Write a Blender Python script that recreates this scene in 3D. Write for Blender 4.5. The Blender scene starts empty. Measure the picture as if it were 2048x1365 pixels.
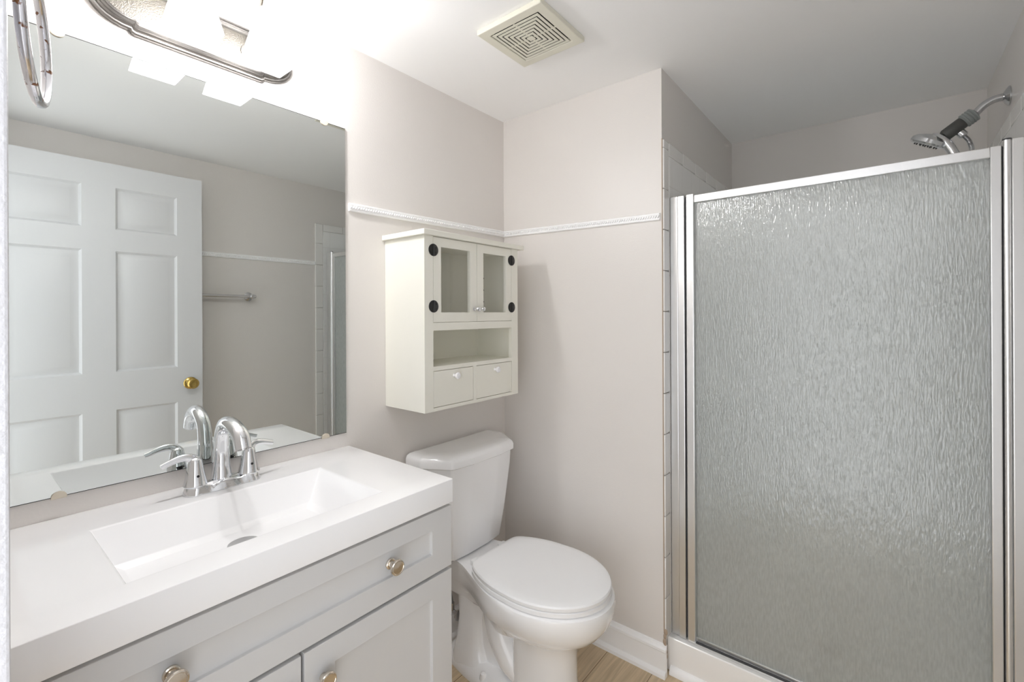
import bpy, bmesh, math, random
from mathutils import Matrix, Vector
random.seed(4)
PI = math.pi
scene = bpy.context.scene
C = scene.collection

# ------------------------------------------------------------------ camera, world, exposure
cam_d = bpy.data.cameras.new('camera')
cam = bpy.data.objects.new('camera', cam_d); C.objects.link(cam)
cam_d.sensor_fit = 'HORIZONTAL'; cam_d.sensor_width = 36.0
cam_d.lens = 922.77 / 2048 * 36.0
cam_d.shift_y = -(682.5 - 627.69) / 2048
cam_d.clip_start = 0.005
cam.matrix_world = (Matrix.Translation((1.3762, -1.6388, 1.3089)) @ Matrix.Rotation(0.6818, 4, 'Z')
                    @ Matrix.Rotation(PI / 2, 4, 'X') @ Matrix.Rotation(-0.0046, 4, 'Z'))
scene.camera = cam
world = bpy.data.worlds.new('hall_daylight'); scene.world = world
world.use_nodes = True
wb = world.node_tree.nodes['Background']
wb.inputs[0].default_value = (0.96, 0.975, 1.0, 1)
wb.inputs[1].default_value = 1.5
vs = scene.view_settings
vs.view_transform = 'Standard'; vs.look = 'None'; vs.gamma = 1; vs.use_curve_mapping = False
vs.exposure = 0.66
BULB_STRENGTH = 240.0
try:
    scene.cycles.use_denoising = True
    scene.cycles.max_bounces = 16
    scene.cycles.diffuse_bounces = 8
    scene.cycles.transmission_bounces = 12
    scene.cycles.glossy_bounces = 8
    scene.cycles.transparent_max_bounces = 16
    scene.cycles.sample_clamp_indirect = 6.0
    scene.cycles.caustics_reflective = False
    scene.cycles.blur_glossy = 1.0
except Exception:
    pass

# ------------------------------------------------------------------ materials
def mat(name, col, rough=0.5, metal=0.0, **kw):
    m = bpy.data.materials.new(name); m.use_nodes = True
    b = m.node_tree.nodes['Principled BSDF']
    b.inputs['Base Color'].default_value = (*col, 1)
    b.inputs['Roughness'].default_value = rough
    b.inputs['Metallic'].default_value = metal
    for k, v in kw.items():
        b.inputs[k].default_value = v
    return m
def nd(m, typ, **props):
    n = m.node_tree.nodes.new(typ)
    for k, v in props.items():
        setattr(n, k, v)
    return n
def lk(m, a, b): m.node_tree.links.new(a, b)
def coords(m, scale=(1, 1, 1)):
    tc = nd(m, 'ShaderNodeTexCoord'); mp = nd(m, 'ShaderNodeMapping')
    mp.inputs['Scale'].default_value = scale
    lk(m, tc.outputs['Object'], mp.inputs['Vector'])
    return mp.outputs['Vector']
def add_bump(m, scale=(1, 1, 1), noise=300.0, strength=0.1, dist=0.001, detail=2.0):
    b = m.node_tree.nodes['Principled BSDF']
    v = coords(m, scale)
    n = nd(m, 'ShaderNodeTexNoise'); n.inputs['Scale'].default_value = noise; n.inputs['Detail'].default_value = detail
    lk(m, v, n.inputs['Vector'])
    bp = nd(m, 'ShaderNodeBump'); bp.inputs['Strength'].default_value = strength; bp.inputs['Distance'].default_value = dist
    lk(m, n.outputs['Fac'], bp.inputs['Height'])
    lk(m, bp.outputs['Normal'], b.inputs['Normal'])
    return m

M_wall = add_bump(mat('beige_wall_paint', (0.73, 0.70, 0.672), 0.38), noise=170, strength=0.25, dist=0.0012)
M_ceil = add_bump(mat('white_ceiling_paint', (0.92, 0.92, 0.918), 0.75), noise=220, strength=0.15, dist=0.001)
M_trim = add_bump(mat('white_trim_paint', (0.93, 0.93, 0.935), 0.35), noise=60, strength=0.1, dist=0.001)
M_jamb = add_bump(mat('rough_painted_casing', (0.70, 0.70, 0.73), 0.4), noise=180, strength=0.6, dist=0.002)
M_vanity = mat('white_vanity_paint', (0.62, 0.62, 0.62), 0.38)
M_marble = mat('white_cultured_marble', (0.92, 0.92, 0.93), 0.12)
M_porc = mat('white_porcelain', (0.89, 0.89, 0.895), 0.08, **{'Coat Weight': 0.5, 'Coat Roughness': 0.03})
M_seat = mat('white_seat_plastic', (0.89, 0.893, 0.90), 0.2)
M_chrome = mat('chrome', (0.80, 0.81, 0.83), 0.05, 1.0)
M_chrome_dull = mat('worn_chrome', (0.62, 0.62, 0.63), 0.16, 1.0)
M_alu = mat('brushed_aluminium', (0.86, 0.86, 0.86), 0.34, 1.0)
M_nickel = mat('polished_nickel', (0.72, 0.66, 0.58), 0.1, 1.0)
M_silver = mat('antique_silver', (0.20, 0.19, 0.18), 0.38, 1.0)
M_iron = mat('black_iron', (0.035, 0.035, 0.035), 0.32, 0.5)
M_cream = mat('cream_cabinet_paint', (0.82, 0.81, 0.735), 0.42)
M_vent = mat('ivory_plastic', (0.72, 0.70, 0.60), 0.45)
M_dark = mat('dark_void', (0.015, 0.015, 0.015), 0.8)
M_seal = mat('dark_rubber_seal', (0.05, 0.05, 0.055), 0.5)
M_mirror = mat('mirror_silver', (0.76, 0.79, 0.775), 0.0, 1.0)
M_brass = mat('polished_brass', (0.62, 0.44, 0.14), 0.16, 1.0)
M_wknob = mat('white_ceramic', (0.88, 0.88, 0.9), 0.2)
M_grey = mat('grey_rubber', (0.28, 0.30, 0.29), 0.55)
M_dgrey = mat('dark_grey_plastic', (0.075, 0.075, 0.07), 0.45)
M_clip = mat('aged_clear_plastic', (0.62, 0.56, 0.46), 0.3)
M_pan = mat('white_acrylic', (0.90, 0.89, 0.875), 0.2)
M_brush_steel = mat('drain_steel', (0.5, 0.5, 0.5), 0.35, 1.0)
M_drain = mat('tarnished_drain', (0.22, 0.17, 0.11), 0.5, 0.3)
M_caulk = mat('aged_brown_caulk', (0.42, 0.33, 0.25), 0.7)

def m_chrome_rust():
    m = mat('rusty_chrome', (0.74, 0.74, 0.78), 0.1, 1.0)
    b = m.node_tree.nodes['Principled BSDF']
    n = nd(m, 'ShaderNodeTexNoise'); n.inputs['Scale'].default_value = 95; n.inputs['Detail'].default_value = 3
    lk(m, coords(m), n.inputs['Vector'])
    r = nd(m, 'ShaderNodeValToRGB'); r.color_ramp.elements[0].position = 0.63; r.color_ramp.elements[1].position = 0.67
    lk(m, n.outputs['Fac'], r.inputs['Fac'])
    mx = nd(m, 'ShaderNodeMix', data_type='RGBA')
    mx.inputs[6].default_value = (0.74, 0.74, 0.78, 1); mx.inputs[7].default_value = (0.20, 0.08, 0.03, 1)
    lk(m, r.outputs['Color'], mx.inputs[0]); lk(m, mx.outputs[2], b.inputs['Base Color'])
    inv = nd(m, 'ShaderNodeMath', operation='SUBTRACT'); inv.inputs[0].default_value = 1
    lk(m, r.outputs['Color'], inv.inputs[1]); lk(m, inv.outputs[0], b.inputs['Metallic'])
    return m
M_rust = m_chrome_rust()

def m_hammered():
    m = mat('hammered_silver', (0.13, 0.12, 0.105), 0.42, 1.0)
    return add_bump(m, noise=420, strength=0.5, dist=0.002)
M_hammer = m_hammered()

def m_tile(name, axis):
    m = mat(name, (0.82, 0.82, 0.80), 0.12)
    b = m.node_tree.nodes['Principled BSDF']
    tc = nd(m, 'ShaderNodeTexCoord'); sep = nd(m, 'ShaderNodeSeparateXYZ'); cmb = nd(m, 'ShaderNodeCombineXYZ')
    lk(m, tc.outputs['Object'], sep.inputs[0])
    lk(m, sep.outputs['XYZ'.index(axis)], cmb.inputs[0]); lk(m, sep.outputs[2], cmb.inputs[1])
    add = nd(m, 'ShaderNodeVectorMath', operation='ADD'); add.inputs[1].default_value = (0.028, -0.018, 0)
    lk(m, cmb.outputs[0], add.inputs[0])
    br = nd(m, 'ShaderNodeTexBrick'); br.offset = 0.0; br.squash = 1.0
    br.inputs['Scale'].default_value = 1.0; br.inputs['Brick Width'].default_value = 0.11; br.inputs['Row Height'].default_value = 0.11
    br.inputs['Mortar Size'].default_value = 0.0016; br.inputs['Mortar Smooth'].default_value = 0.3; br.inputs['Bias'].default_value = 0
    br.inputs['Color1'].default_value = (0.87, 0.87, 0.86, 1); br.inputs['Color2'].default_value = (0.88, 0.88, 0.87, 1)
    br.inputs['Mortar'].default_value = (0.80, 0.79, 0.77, 1)
    lk(m, add.outputs[0], br.inputs['Vector']); lk(m, br.outputs['Color'], b.inputs['Base Color'])
    bp = nd(m, 'ShaderNodeBump'); bp.invert = True
    bp.inputs['Strength'].default_value = 0.5; bp.inputs['Distance'].default_value = 0.001
    lk(m, br.outputs['Fac'], bp.inputs['Height']); lk(m, bp.outputs['Normal'], b.inputs['Normal'])
    return m
M_tile_y = m_tile('white_tile_side', 'Y'); M_tile_x = m_tile('white_tile_rear', 'X')
M_bull = mat('bullnose_tile', (0.82, 0.81, 0.79), 0.15)

def m_floor():
    m = mat('oak_vinyl_plank', (0.4, 0.3, 0.2), 0.45)
    b = m.node_tree.nodes['Principled BSDF']
    tc = nd(m, 'ShaderNodeTexCoord'); sep = nd(m, 'ShaderNodeSeparateXYZ'); cmb = nd(m, 'ShaderNodeCombineXYZ')
    lk(m, tc.outputs['Object'], sep.inputs[0]); lk(m, sep.outputs[1], cmb.inputs[0]); lk(m, sep.outputs[0], cmb.inputs[1])
    br = nd(m, 'ShaderNodeTexBrick'); br.offset = 0.37
    br.inputs['Scale'].default_value = 1; br.inputs['Brick Width'].default_value = 1.2; br.inputs['Row Height'].default_value = 0.178
    br.inputs['Mortar Size'].default_value = 0.0012; br.inputs['Mortar Smooth'].default_value = 0.2
    br.inputs['Color1'].default_value = (0.68, 0.545, 0.37, 1); br.inputs['Color2'].default_value = (0.75, 0.61, 0.43, 1)
    br.inputs['Mortar'].default_value = (0.20, 0.13, 0.07, 1)
    lk(m, cmb.outputs[0], br.inputs['Vector'])
    mp = nd(m, 'ShaderNodeMapping'); mp.inputs['Scale'].default_value = (60, 3, 1); lk(m, tc.outputs['Object'], mp.inputs['Vector'])
    n = nd(m, 'ShaderNodeTexNoise'); n.inputs['Scale'].default_value = 1.6; n.inputs['Detail'].default_value = 6; n.inputs['Distortion'].default_value = 0.6
    lk(m, mp.outputs[0], n.inputs['Vector'])
    r = nd(m, 'ShaderNodeValToRGB'); r.color_ramp.elements[0].position = 0.3; r.color_ramp.elements[1].position = 0.75
    r.color_ramp.elements[0].color = (0.72, 0.70, 0.66, 1); r.color_ramp.elements[1].color = (1.05, 1.04, 1.02, 1)
    lk(m, n.outputs['Fac'], r.inputs['Fac'])
    mx = nd(m, 'ShaderNodeMix', data_type='RGBA', blend_type='MULTIPLY'); mx.inputs[0].default_value = 1
    lk(m, br.outputs['Color'], mx.inputs[6]); lk(m, r.outputs['Color'], mx.inputs[7]); lk(m, mx.outputs[2], b.inputs['Base Color'])
    return m
M_floor = m_floor()

def m_rain_glass():
    m = bpy.data.materials.new('rain_glass'); m.use_nodes = True
    nt = m.node_tree; nt.nodes.remove(nt.nodes['Principled BSDF']); out = nt.nodes['Material Output']
    n = nd(m, 'ShaderNodeTexNoise'); n.inputs['Scale'].default_value = 1.0; n.inputs['Detail'].default_value = 1.5; n.inputs['Roughness'].default_value = 0.5
    n.inputs['Distortion'].default_value = 0.25
    lk(m, coords(m, (210, 210, 38)), n.inputs['Vector'])
    def bump(st, d):
        bp = nd(m, 'ShaderNodeBump'); bp.inputs['Strength'].default_value = st; bp.inputs['Distance'].default_value = d
        lk(m, n.outputs['Fac'], bp.inputs['Height']); return bp.outputs['Normal']
    b1, b2, b3 = bump(1.0, 0.0005), bump(1.0, 0.00012), bump(1.0, 0.0022)
    g = nd(m, 'ShaderNodeBsdfPrincipled'); g.inputs['Base Color'].default_value = (0.93, 0.96, 0.95, 1)
    g.inputs['Transmission Weight'].default_value = 1.0; g.inputs['Roughness'].default_value = 0.3; g.inputs['IOR'].default_value = 1.48
    g.inputs['Specular IOR Level'].default_value = 0.5
    lk(m, b1, g.inputs['Normal'])
    tl = nd(m, 'ShaderNodeBsdfTranslucent'); tl.inputs['Color'].default_value = (0.86, 0.89, 0.88, 1)
    df = nd(m, 'ShaderNodeBsdfDiffuse'); df.inputs['Color'].default_value = (0.84, 0.87, 0.86, 1)
    lk(m, b2, df.inputs['Normal']); lk(m, b2, tl.inputs['Normal'])
    def mix(f, x, y):
        q = nd(m, 'ShaderNodeMixShader')
        if isinstance(f, float): q.inputs[0].default_value = f
        else: lk(m, f, q.inputs[0])
        lk(m, x, q.inputs[1]); lk(m, y, q.inputs[2]); return q.outputs[0]
    body = mix(0.5, g.outputs[0], mix(0.55, tl.outputs[0], df.outputs[0]))
    t = nd(m, 'ShaderNodeBsdfTransparent'); t.inputs[0].default_value = (0.95, 0.975, 0.965, 1)
    r = nd(m, 'ShaderNodeMapRange'); r.inputs['From Min'].default_value = 0.35; r.inputs['From Max'].default_value = 0.65
    r.inputs['To Min'].default_value = 0.30; r.inputs['To Max'].default_value = 0.42
    lk(m, n.outputs['Fac'], r.inputs['Value'])
    body = mix(r.outputs[0], body, t.outputs[0])
    gl = nd(m, 'ShaderNodeBsdfGlossy'); gl.inputs['Roughness'].default_value = 0.10; lk(m, b3, gl.inputs['Normal'])
    lk(m, mix(0.10, body, gl.outputs[0]), out.inputs['Surface'])
    return m
M_rain = m_rain_glass()

def m_clear_glass():
    m = bpy.data.materials.new('clear_pane'); m.use_nodes = True
    nt = m.node_tree; nt.nodes.remove(nt.nodes['Principled BSDF']); out = nt.nodes['Material Output']
    t = nd(m, 'ShaderNodeBsdfTransparent'); t.inputs[0].default_value = (0.985, 0.985, 0.98, 1)
    g = nd(m, 'ShaderNodeBsdfGlossy'); g.inputs['Roughness'].default_value = 0.02
    lw = nd(m, 'ShaderNodeLayerWeight'); pw = nd(m, 'ShaderNodeMath', operation='POWER'); pw.inputs[1].default_value = 5; lk(m, lw.outputs['Facing'], pw.inputs[0])
    fr = nd(m, 'ShaderNodeMath', operation='MULTIPLY_ADD'); fr.inputs[1].default_value = 0.9; fr.inputs[2].default_value = 0.035; lk(m, pw.outputs[0], fr.inputs[0])
    s = nd(m, 'ShaderNodeMixShader'); lk(m, fr.outputs[0], s.inputs[0]); lk(m, t.outputs[0], s.inputs[1]); lk(m, g.outputs[0], s.inputs[2])
    lk(m, s.outputs[0], out.inputs['Surface'])
    return m
M_pane = m_clear_glass()

def m_shade():
    m = bpy.data.materials.new('frosted_shade_glass'); m.use_nodes = True
    nt = m.node_tree; nt.nodes.remove(nt.nodes['Principled BSDF']); out = nt.nodes['Material Output']
    t = nd(m, 'ShaderNodeBsdfTransparent'); t.inputs[0].default_value = (0.97, 0.97, 0.97, 1)
    tl = nd(m, 'ShaderNodeBsdfTranslucent'); tl.inputs['Color'].default_value = (0.93, 0.93, 0.95, 1)
    df = nd(m, 'ShaderNodeBsdfDiffuse'); df.inputs['Color'].default_value = (0.9, 0.9, 0.92, 1)
    a = nd(m, 'ShaderNodeMixShader'); a.inputs[0].default_value = 0.35; lk(m, tl.outputs[0], a.inputs[1]); lk(m, df.outputs[0], a.inputs[2])
    s = nd(m, 'ShaderNodeMixShader'); s.inputs[0].default_value = 0.24; lk(m, t.outputs[0], s.inputs[1]); lk(m, a.outputs[0], s.inputs[2])
    lk(m, s.outputs[0], out.inputs['Surface'])
    return m
M_shade = m_shade()

def m_emit(name, col, st):
    m = bpy.data.materials.new(name); m.use_nodes = True
    nt = m.node_tree; nt.nodes.remove(nt.nodes['Principled BSDF'])
    e = nd(m, 'ShaderNodeEmission'); e.inputs[0].default_value = (*col, 1); e.inputs[1].default_value = st
    lk(m, e.outputs[0], nt.nodes['Material Output'].inputs['Surface'])
    return m
M_bulb = m_emit('lit_bulb', (1.0, 0.995, 0.99), BULB_STRENGTH)

# ------------------------------------------------------------------ mesh helpers
def BM(): return bmesh.new()
def box(bm, x0, x1, y0, y1, z0, z1):
    v = [bm.verts.new(p) for p in ((x0, y0, z0), (x1, y0, z0), (x1, y1, z0), (x0, y1, z0), (x0, y0, z1), (x1, y0, z1), (x1, y1, z1), (x0, y1, z1))]
    for f in ((0, 3, 2, 1), (4, 5, 6, 7), (0, 1, 5, 4), (1, 2, 6, 5), (2, 3, 7, 6), (3, 0, 4, 7)):
        bm.faces.new([v[i] for i in f])
    return bm
def loft(bm, rings, close=True, cap0=True, cap1=True):
    vr = [[bm.verts.new(p) for p in r] for r in rings]
    n = len(vr[0])
    for a, b in zip(vr, vr[1:]):
        for i in range(n if close else n - 1):
            j = (i + 1) % n
            bm.faces.new((a[i], a[j], b[j], b[i]))
    if cap0: bm.faces.new(vr[0][::-1])
    if cap1: bm.faces.new(vr[-1])
    return bm
def frame_axes(d):
    d = Vector(d).normalized()
    up = Vector((0, 0, 1)) if abs(d.z) < 0.95 else Vector((1, 0, 0))
    a = d.cross(up).normalized(); b = a.cross(d).normalized()
    return d, a, b
def lathe(bm, o, d, prof, n=24):
    # prof: list of (distance along d, radius)
    d, a, b = frame_axes(d); o = Vector(o); rings = []
    for t, r in prof:
        r = max(r, 1e-5)
        rings.append([o + d * t + (a * math.cos(2 * PI * k / n) + b * math.sin(2 * PI * k / n)) * r for k in range(n)])
    return loft(bm, rings)
def catmull(pts, n):
    P = [Vector(p) for p in pts]; P = [P[0] * 2 - P[1]] + P + [P[-1] * 2 - P[-2]]
    m = len(P) - 3; out = []
    for s in range(n):
        u = s / (n - 1) * m; i = min(int(u), m - 1); t = u - i
        a, b, c, d = P[i:i + 4]
        out.append(0.5 * ((2 * b) + (c - a) * t + (2 * a - 5 * b + 4 * c - d) * t * t + (3 * b - a - 3 * c + d) * t ** 3))
    return out
def tube(bm, pts, rad, n=14, steps=32, smooth=True, flat=(1, 1), up=(0, 0, 1), closed=False):
    # rad: number or list of radii along the path; flat scales the two section axes
    if smooth:
        path = catmull(pts, steps)
    else:
        path = [Vector(p) for p in pts]
    m = len(path)
    if not isinstance(rad, (list, tuple)): rad = [rad, rad]
    def rr(u):
        x = u * (len(rad) - 1); i = min(int(x), len(rad) - 2); return rad[i] + (rad[i + 1] - rad[i]) * (x - i)
    rings = []; prev = None
    for i, p in enumerate(path):
        d = (path[min(i + 1, m - 1)] - path[max(i - 1, 0)]).normalized()
        if prev is None:
            u0 = Vector(up)
            if abs(u0.dot(d)) > 0.95: u0 = Vector((1, 0, 0)) if abs(d.x) < 0.9 else Vector((0, 1, 0))
            a = d.cross(u0).normalized()
        else:
            a = (prev - d * prev.dot(d)).normalized()
        prev = a; b = a.cross(d).normalized(); r = rr(i / (m - 1))
        rings.append([p + (a * math.cos(2 * PI * k / n) * flat[0] + b * math.sin(2 * PI * k / n) * flat[1]) * r for k in range(n)])
    return loft(bm, rings)
def torus(bm, o, u, w, R, r, n=64, k=12):
    o, u, w = Vector(o), Vector(u).normalized(), Vector(w).normalized(); nrm = u.cross(w)
    V = [[bm.verts.new(o + (u * math.cos(a) + w * math.sin(a)) * (R + r * math.cos(b)) + nrm * r * math.sin(b))
          for b in [2 * PI * j / k for j in range(k)]] for a in [2 * PI * i / n for i in range(n)]]
    for i in range(n):
        for j in range(k):
            bm.faces.new((V[i][j], V[(i + 1) % n][j], V[(i + 1) % n][(j + 1) % k], V[i][(j + 1) % k]))
    return bm
def sphere(bm, o, r, sc=(1, 1, 1), n=20, k=12):
    o = Vector(o); rings = []
    for j in range(k + 1):
        t = PI * j / k; q = max(math.sin(t), 1e-4)
        rings.append([o + Vector((q * math.cos(2 * PI * i / n) * r * sc[0], q * math.sin(2 * PI * i / n) * r * sc[1], -math.cos(t) * r * sc[2])) for i in range(n)])
    return loft(bm, rings)
def round_poly(pts, rad, seg=5):
    out = []; n = len(pts)
    for i in range(n):
        p = Vector(pts[i]); a = Vector(pts[i - 1]); b = Vector(pts[(i + 1) % n])
        r = rad[i] if isinstance(rad, (list, tuple)) else rad
        da, db = (a - p), (b - p); la, lb = da.length, db.length; da.normalize(); db.normalize()
        ang = da.angle(db)
        t = min(r / max(math.tan(ang / 2), 1e-3), la * 0.48, lb * 0.48)
        s, e = p + da * t, p + db * t
        for k in range(seg + 1):
            u = k / seg
            out.append((s * (1 - u) ** 2 + p * 2 * u * (1 - u) + e * u * u))
    return out
def slab_cells(bm, us, vs_, cells, prof, T, thick, cap=True):
    """flat face divided by us x vs_; cells listed get nested rectangles (inset, depth); T(u, v, d) -> point, d = depth below the face."""
    G = {}
    def gv(i, j):
        if (i, j) not in G: G[(i, j)] = bm.verts.new(T(us[i], vs_[j], 0))
        return G[(i, j)]
    for i in range(len(us) - 1):
        for j in range(len(vs_) - 1):
            q = [gv(i, j), gv(i + 1, j), gv(i + 1, j + 1), gv(i, j + 1)]
            if (i, j) not in cells:
                bm.faces.new(q); continue
            prev = q
            for ins, dep in prof:
                u0, u1, v0, v1 = us[i] + ins, us[i + 1] - ins, vs_[j] + ins, vs_[j + 1] - ins
                ring = [bm.verts.new(T(*c, dep)) for c in ((u0, v0), (u1, v0), (u1, v1), (u0, v1))]
                for k in range(4): bm.faces.new((prev[k], prev[(k + 1) % 4], ring[(k + 1) % 4], ring[k]))
                prev = ring
            if cap: bm.faces.new(prev)
    # rim
    border = [gv(i, 0) for i in range(len(us))] + [gv(len(us) - 1, j) for j in range(1, len(vs_))] + \
             [gv(i, len(vs_) - 1) for i in range(len(us) - 2, -1, -1)] + [gv(0, j) for j in range(len(vs_) - 2, 0, -1)]
    bu = [(us[i], vs_[0]) for i in range(len(us))] + [(us[-1], vs_[j]) for j in range(1, len(vs_))] + \
         [(us[i], vs_[-1]) for i in range(len(us) - 2, -1, -1)] + [(us[0], vs_[j]) for j in range(len(vs_) - 2, 0, -1)]
    if thick:
        back = [bm.verts.new(T(u, v, thick)) for u, v in bu]
        n = len(border)
        for k in range(n): bm.faces.new((border[k], border[(k + 1) % n], back[(k + 1) % n], back[k]))
        if cap: bm.faces.new(back)
        return back
    return border
def link(name, bm, m, parent=None, bevel=0, seg=2, angle=35, smooth=True):
    bmesh.ops.remove_doubles(bm, verts=bm.verts, dist=1e-6)
    bmesh.ops.recalc_face_normals(bm, faces=bm.faces)
    if bevel:
        ed = [e for e in bm.edges if len(e.link_faces) == 2 and e.calc_face_angle(0) > math.radians(angle)]
        bmesh.ops.bevel(bm, geom=ed, offset=bevel, segments=seg, affect='EDGES', profile=0.5, clamp_overlap=True)
    me = bpy.data.meshes.new(name); bm.to_mesh(me); bm.free()
    me.materials.append(m)
    if smooth:
        if bevel: angle = min(angle, 20)
        me.shade_smooth(); me.set_sharp_from_angle(angle=math.radians(angle))
    o = bpy.data.objects.new(name, me); C.objects.link(o)
    if parent is not None:
        o.parent = parent
        if parent.type == 'EMPTY': o.matrix_parent_inverse = Matrix.Translation(-Vector(parent.location))
    return o
def thing(name, label, cat, loc=(0, 0, 0), group=None):
    o = bpy.data.objects.new(name, None); C.objects.link(o); o.location = loc; o.empty_display_size = 0.05
    return tag(o, label, cat, group)
def tag(o, label, cat, group=None):
    o['label'] = label; o['category'] = cat
    if group: o['group'] = group
    return o
def struct(name, bm, m, label=None, **kw):
    o = link(name, bm, m, **kw); o['kind'] = 'structure'
    if label: o['label'] = label
    return o

# ------------------------------------------------------------------ room dimensions
H = 2.196          # ceiling height
W1 = 0.747         # right end of the wall behind the toilet
WR = 1.69          # right wall
DS = 0.978         # back of the shower
YF = -1.615        # inner face of the doorway wall
FX0, FX1 = 0.74, 1.60   # door opening

struct('floor', box(BM(), -0.1, 1.80, -1.80, 1.08, -0.10, 0), M_floor, 'light oak plank floor')
struct('ceiling', box(BM(), -0.1, 1.80, -1.80, 1.08, H, H + 0.1), M_ceil, 'white painted ceiling')
struct('wall_left', box(BM(), -0.1, 0, -1.80, 0, 0, H), M_wall, 'beige wall behind the mirror and vanity')
struct('wall_back', box(BM(), -0.1, W1, 0, DS, 0, H), M_wall, 'beige wall behind the toilet, ending at the shower')
struct('wall_rear', box(BM(), -0.1, 1.80, DS, 1.08, 0, H), M_wall, 'beige rear wall of the shower')
struct('wall_right', box(BM(), WR, 1.80, -1.80, DS, 0, H), M_wall, 'beige wall with the towel bar')
bm = BM()
box(bm, 0, FX0 - 0.018, -1.745, YF, 0, H); box(bm, FX1 + 0.018, WR, -1.745, YF, 0, H); box(bm, FX0 - 0.018, FX1 + 0.018, -1.745, YF, 2.078, H)
struct('wall_front', bm, M_wall, 'beige wall around the doorway')
bm = BM()
box(bm, FX0 - 0.018, FX0, -1.745, YF, 0, 2.06); box(bm, FX1, FX1 + 0.018, -1.745, YF, 0, 2.06); box(bm, FX0 - 0.018, FX1 + 0.018, -1.745, YF, 2.06, 2.078)
struct('door_frame', bm, M_jamb, 'white painted doorway jamb', bevel=0.001)
def casing_bm(x0, x1, z0, z1):
    return box(BM(), x0, x1, YF, YF + 0.015, z0, z1)
struct('trim_1', casing_bm(FX0 - 0.062, FX0 - 0.001, 0, 2.062), M_jamb, 'white door casing at the left edge', bevel=0.003)
struct('trim_2', casing_bm(FX0 - 0.062, FX1 + 0.06, 2.0625, 2.125), M_jamb, 'white door casing above the doorway', bevel=0.003)

# shower tile
TT = 0.008
ZT = 1.938; ZB = ZT - 0.05
def tiles(name, make, m, label):
    struct(name, make, m, label, bevel=0.0012)
tiles('wall_tile_left', box(BM(), W1, W1 + TT, 0.052, DS - TT, 0.10, ZB), M_tile_y, 'white square tiles on the left shower wall')
tiles('wall_tile_rear', box(BM(), W1, WR, DS - TT, DS, 0.10, ZB), M_tile_x, 'white square tiles on the rear shower wall')
tiles('wall_tile_right', box(BM(), WR - TT, WR, 0.03, DS - TT, 0.10, ZB), M_tile_y, 'white square tiles on the right shower wall')
G = 0.0013
def bull(name, fn, m_lab, a0, a1, step, z0=None, z1=None):
    bm = BM(); a = a0
    while a < a1 - 0.01:
        e = min(a + step, a1); fn(bm, a + G / 2, e - G / 2); a = e
    return struct(name, bm, M_bull, m_lab, bevel=0.0035, seg=2)
bull('tile_cap_left', lambda b, p, q: box(b, W1, W1 + TT, p, q, ZB + G, ZT), 'white bullnose tiles capping the left shower wall', 0.052, DS - TT, 0.152)
bull('tile_cap_rear', lambda b, p, q: box(b, p, q, DS - TT, DS, ZB + G, ZT), 'white bullnose tiles capping the rear shower wall', W1 + TT, WR - TT, 0.152)
bull('tile_cap_right', lambda b, p, q: box(b, WR - TT, WR, p, q, ZB + G, ZT), 'white bullnose tiles capping the right shower wall', 0.03, DS - TT, 0.152)
bull('tile_edge_left', lambda b, p, q: box(b, W1, W1 + TT, 0.001, 0.051, p, q), 'white bullnose tiles edging the shower opening', 0.1262, ZT, 0.1485)
bull('tile_edge_right', lambda b, p, q: box(b, WR - TT, WR, -0.026, 0.029, p, q), 'white bullnose tiles edging the right shower wall', 0.02, ZT, 0.1485)

# chair rails with rope bead
def rail(name, A, B, out, label):
    A, B, out = Vector(A), Vector(B), Vector(out)
    prof = [(0, -0.013), (0.006, -0.013), (0.009, -0.010), (0.009, -0.006), (0.007, -0.005), (0.007, 0.006), (0.010, 0.008), (0.010, 0.012), (0.006, 0.014), (0, 0.014)]
    bm = BM()
    loft(bm, [[P + out * p[0] + Vector((0, 0, p[1])) for p in prof] for P in (A, B)])
    L = (B - A).length; n = int(L / 0.0095); d = (B - A).normalized()
    for i in range(n):
        c = A + d * (i + 0.5) * L / n + out * 0.0075
        q = [c + d * (0.0036 * math.cos(t) + 0.003 * math.sin(t)) + Vector((0, 0, 0.0056 * math.sin(t))) for t in [2 * PI * k / 8 for k in range(8)]]
        r2 = [c + (p - c) * 0.55 + out * 0.005 for p in q]
        loft(bm, [q, r2])
    return struct(name, bm, M_trim, label, smooth=False)
rail('trim_3', (0, -0.797, 1.6625), (0, 0, 1.676), (1, 0, 0), 'white rope chair rail on the mirror wall')
rail('trim_4', (0, 0, 1.675), (W1 - 0.006, 0, 1.6575), (0, -1, 0), 'white rope chair rail behind the toilet')
rail('trim_5', (WR, -1.60, 1.663), (WR, -0.026, 1.663), (-1, 0, 0), 'white rope chair rail above the towel bar')
# baseboards with shoe moulding
BB = [(0, 0), (0.026, 0), (0.025, 0.012), (0.018, 0.020), (0.013, 0.022), (0.013, 0.086), (0.016, 0.090), (0.015, 0.098), (0.008, 0.103), (0.006, 0.110), (0, 0.112)]
def base(name, A, B, out, label):
    A, B, out = Vector(A), Vector(B), Vector(out)
    bm = loft(BM(), [[P + out * p[0] + Vector((0, 0, p[1])) for p in BB] for P in (A, B)])
    return struct(name, bm, M_trim, label)
base('baseboard_back', (0.0, 0, 0), (W1 + 0.012, 0, 0), (0, -1, 0), 'white baseboard behind the toilet')
base('baseboard_left', (0, -0.79, 0), (0, -0.026, 0), (1, 0, 0), 'white baseboard beside the toilet')
base('baseboard_right', (WR, -1.60, 0), (WR, -0.03, 0), (-1, 0, 0), 'white baseboard along the right wall')
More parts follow.
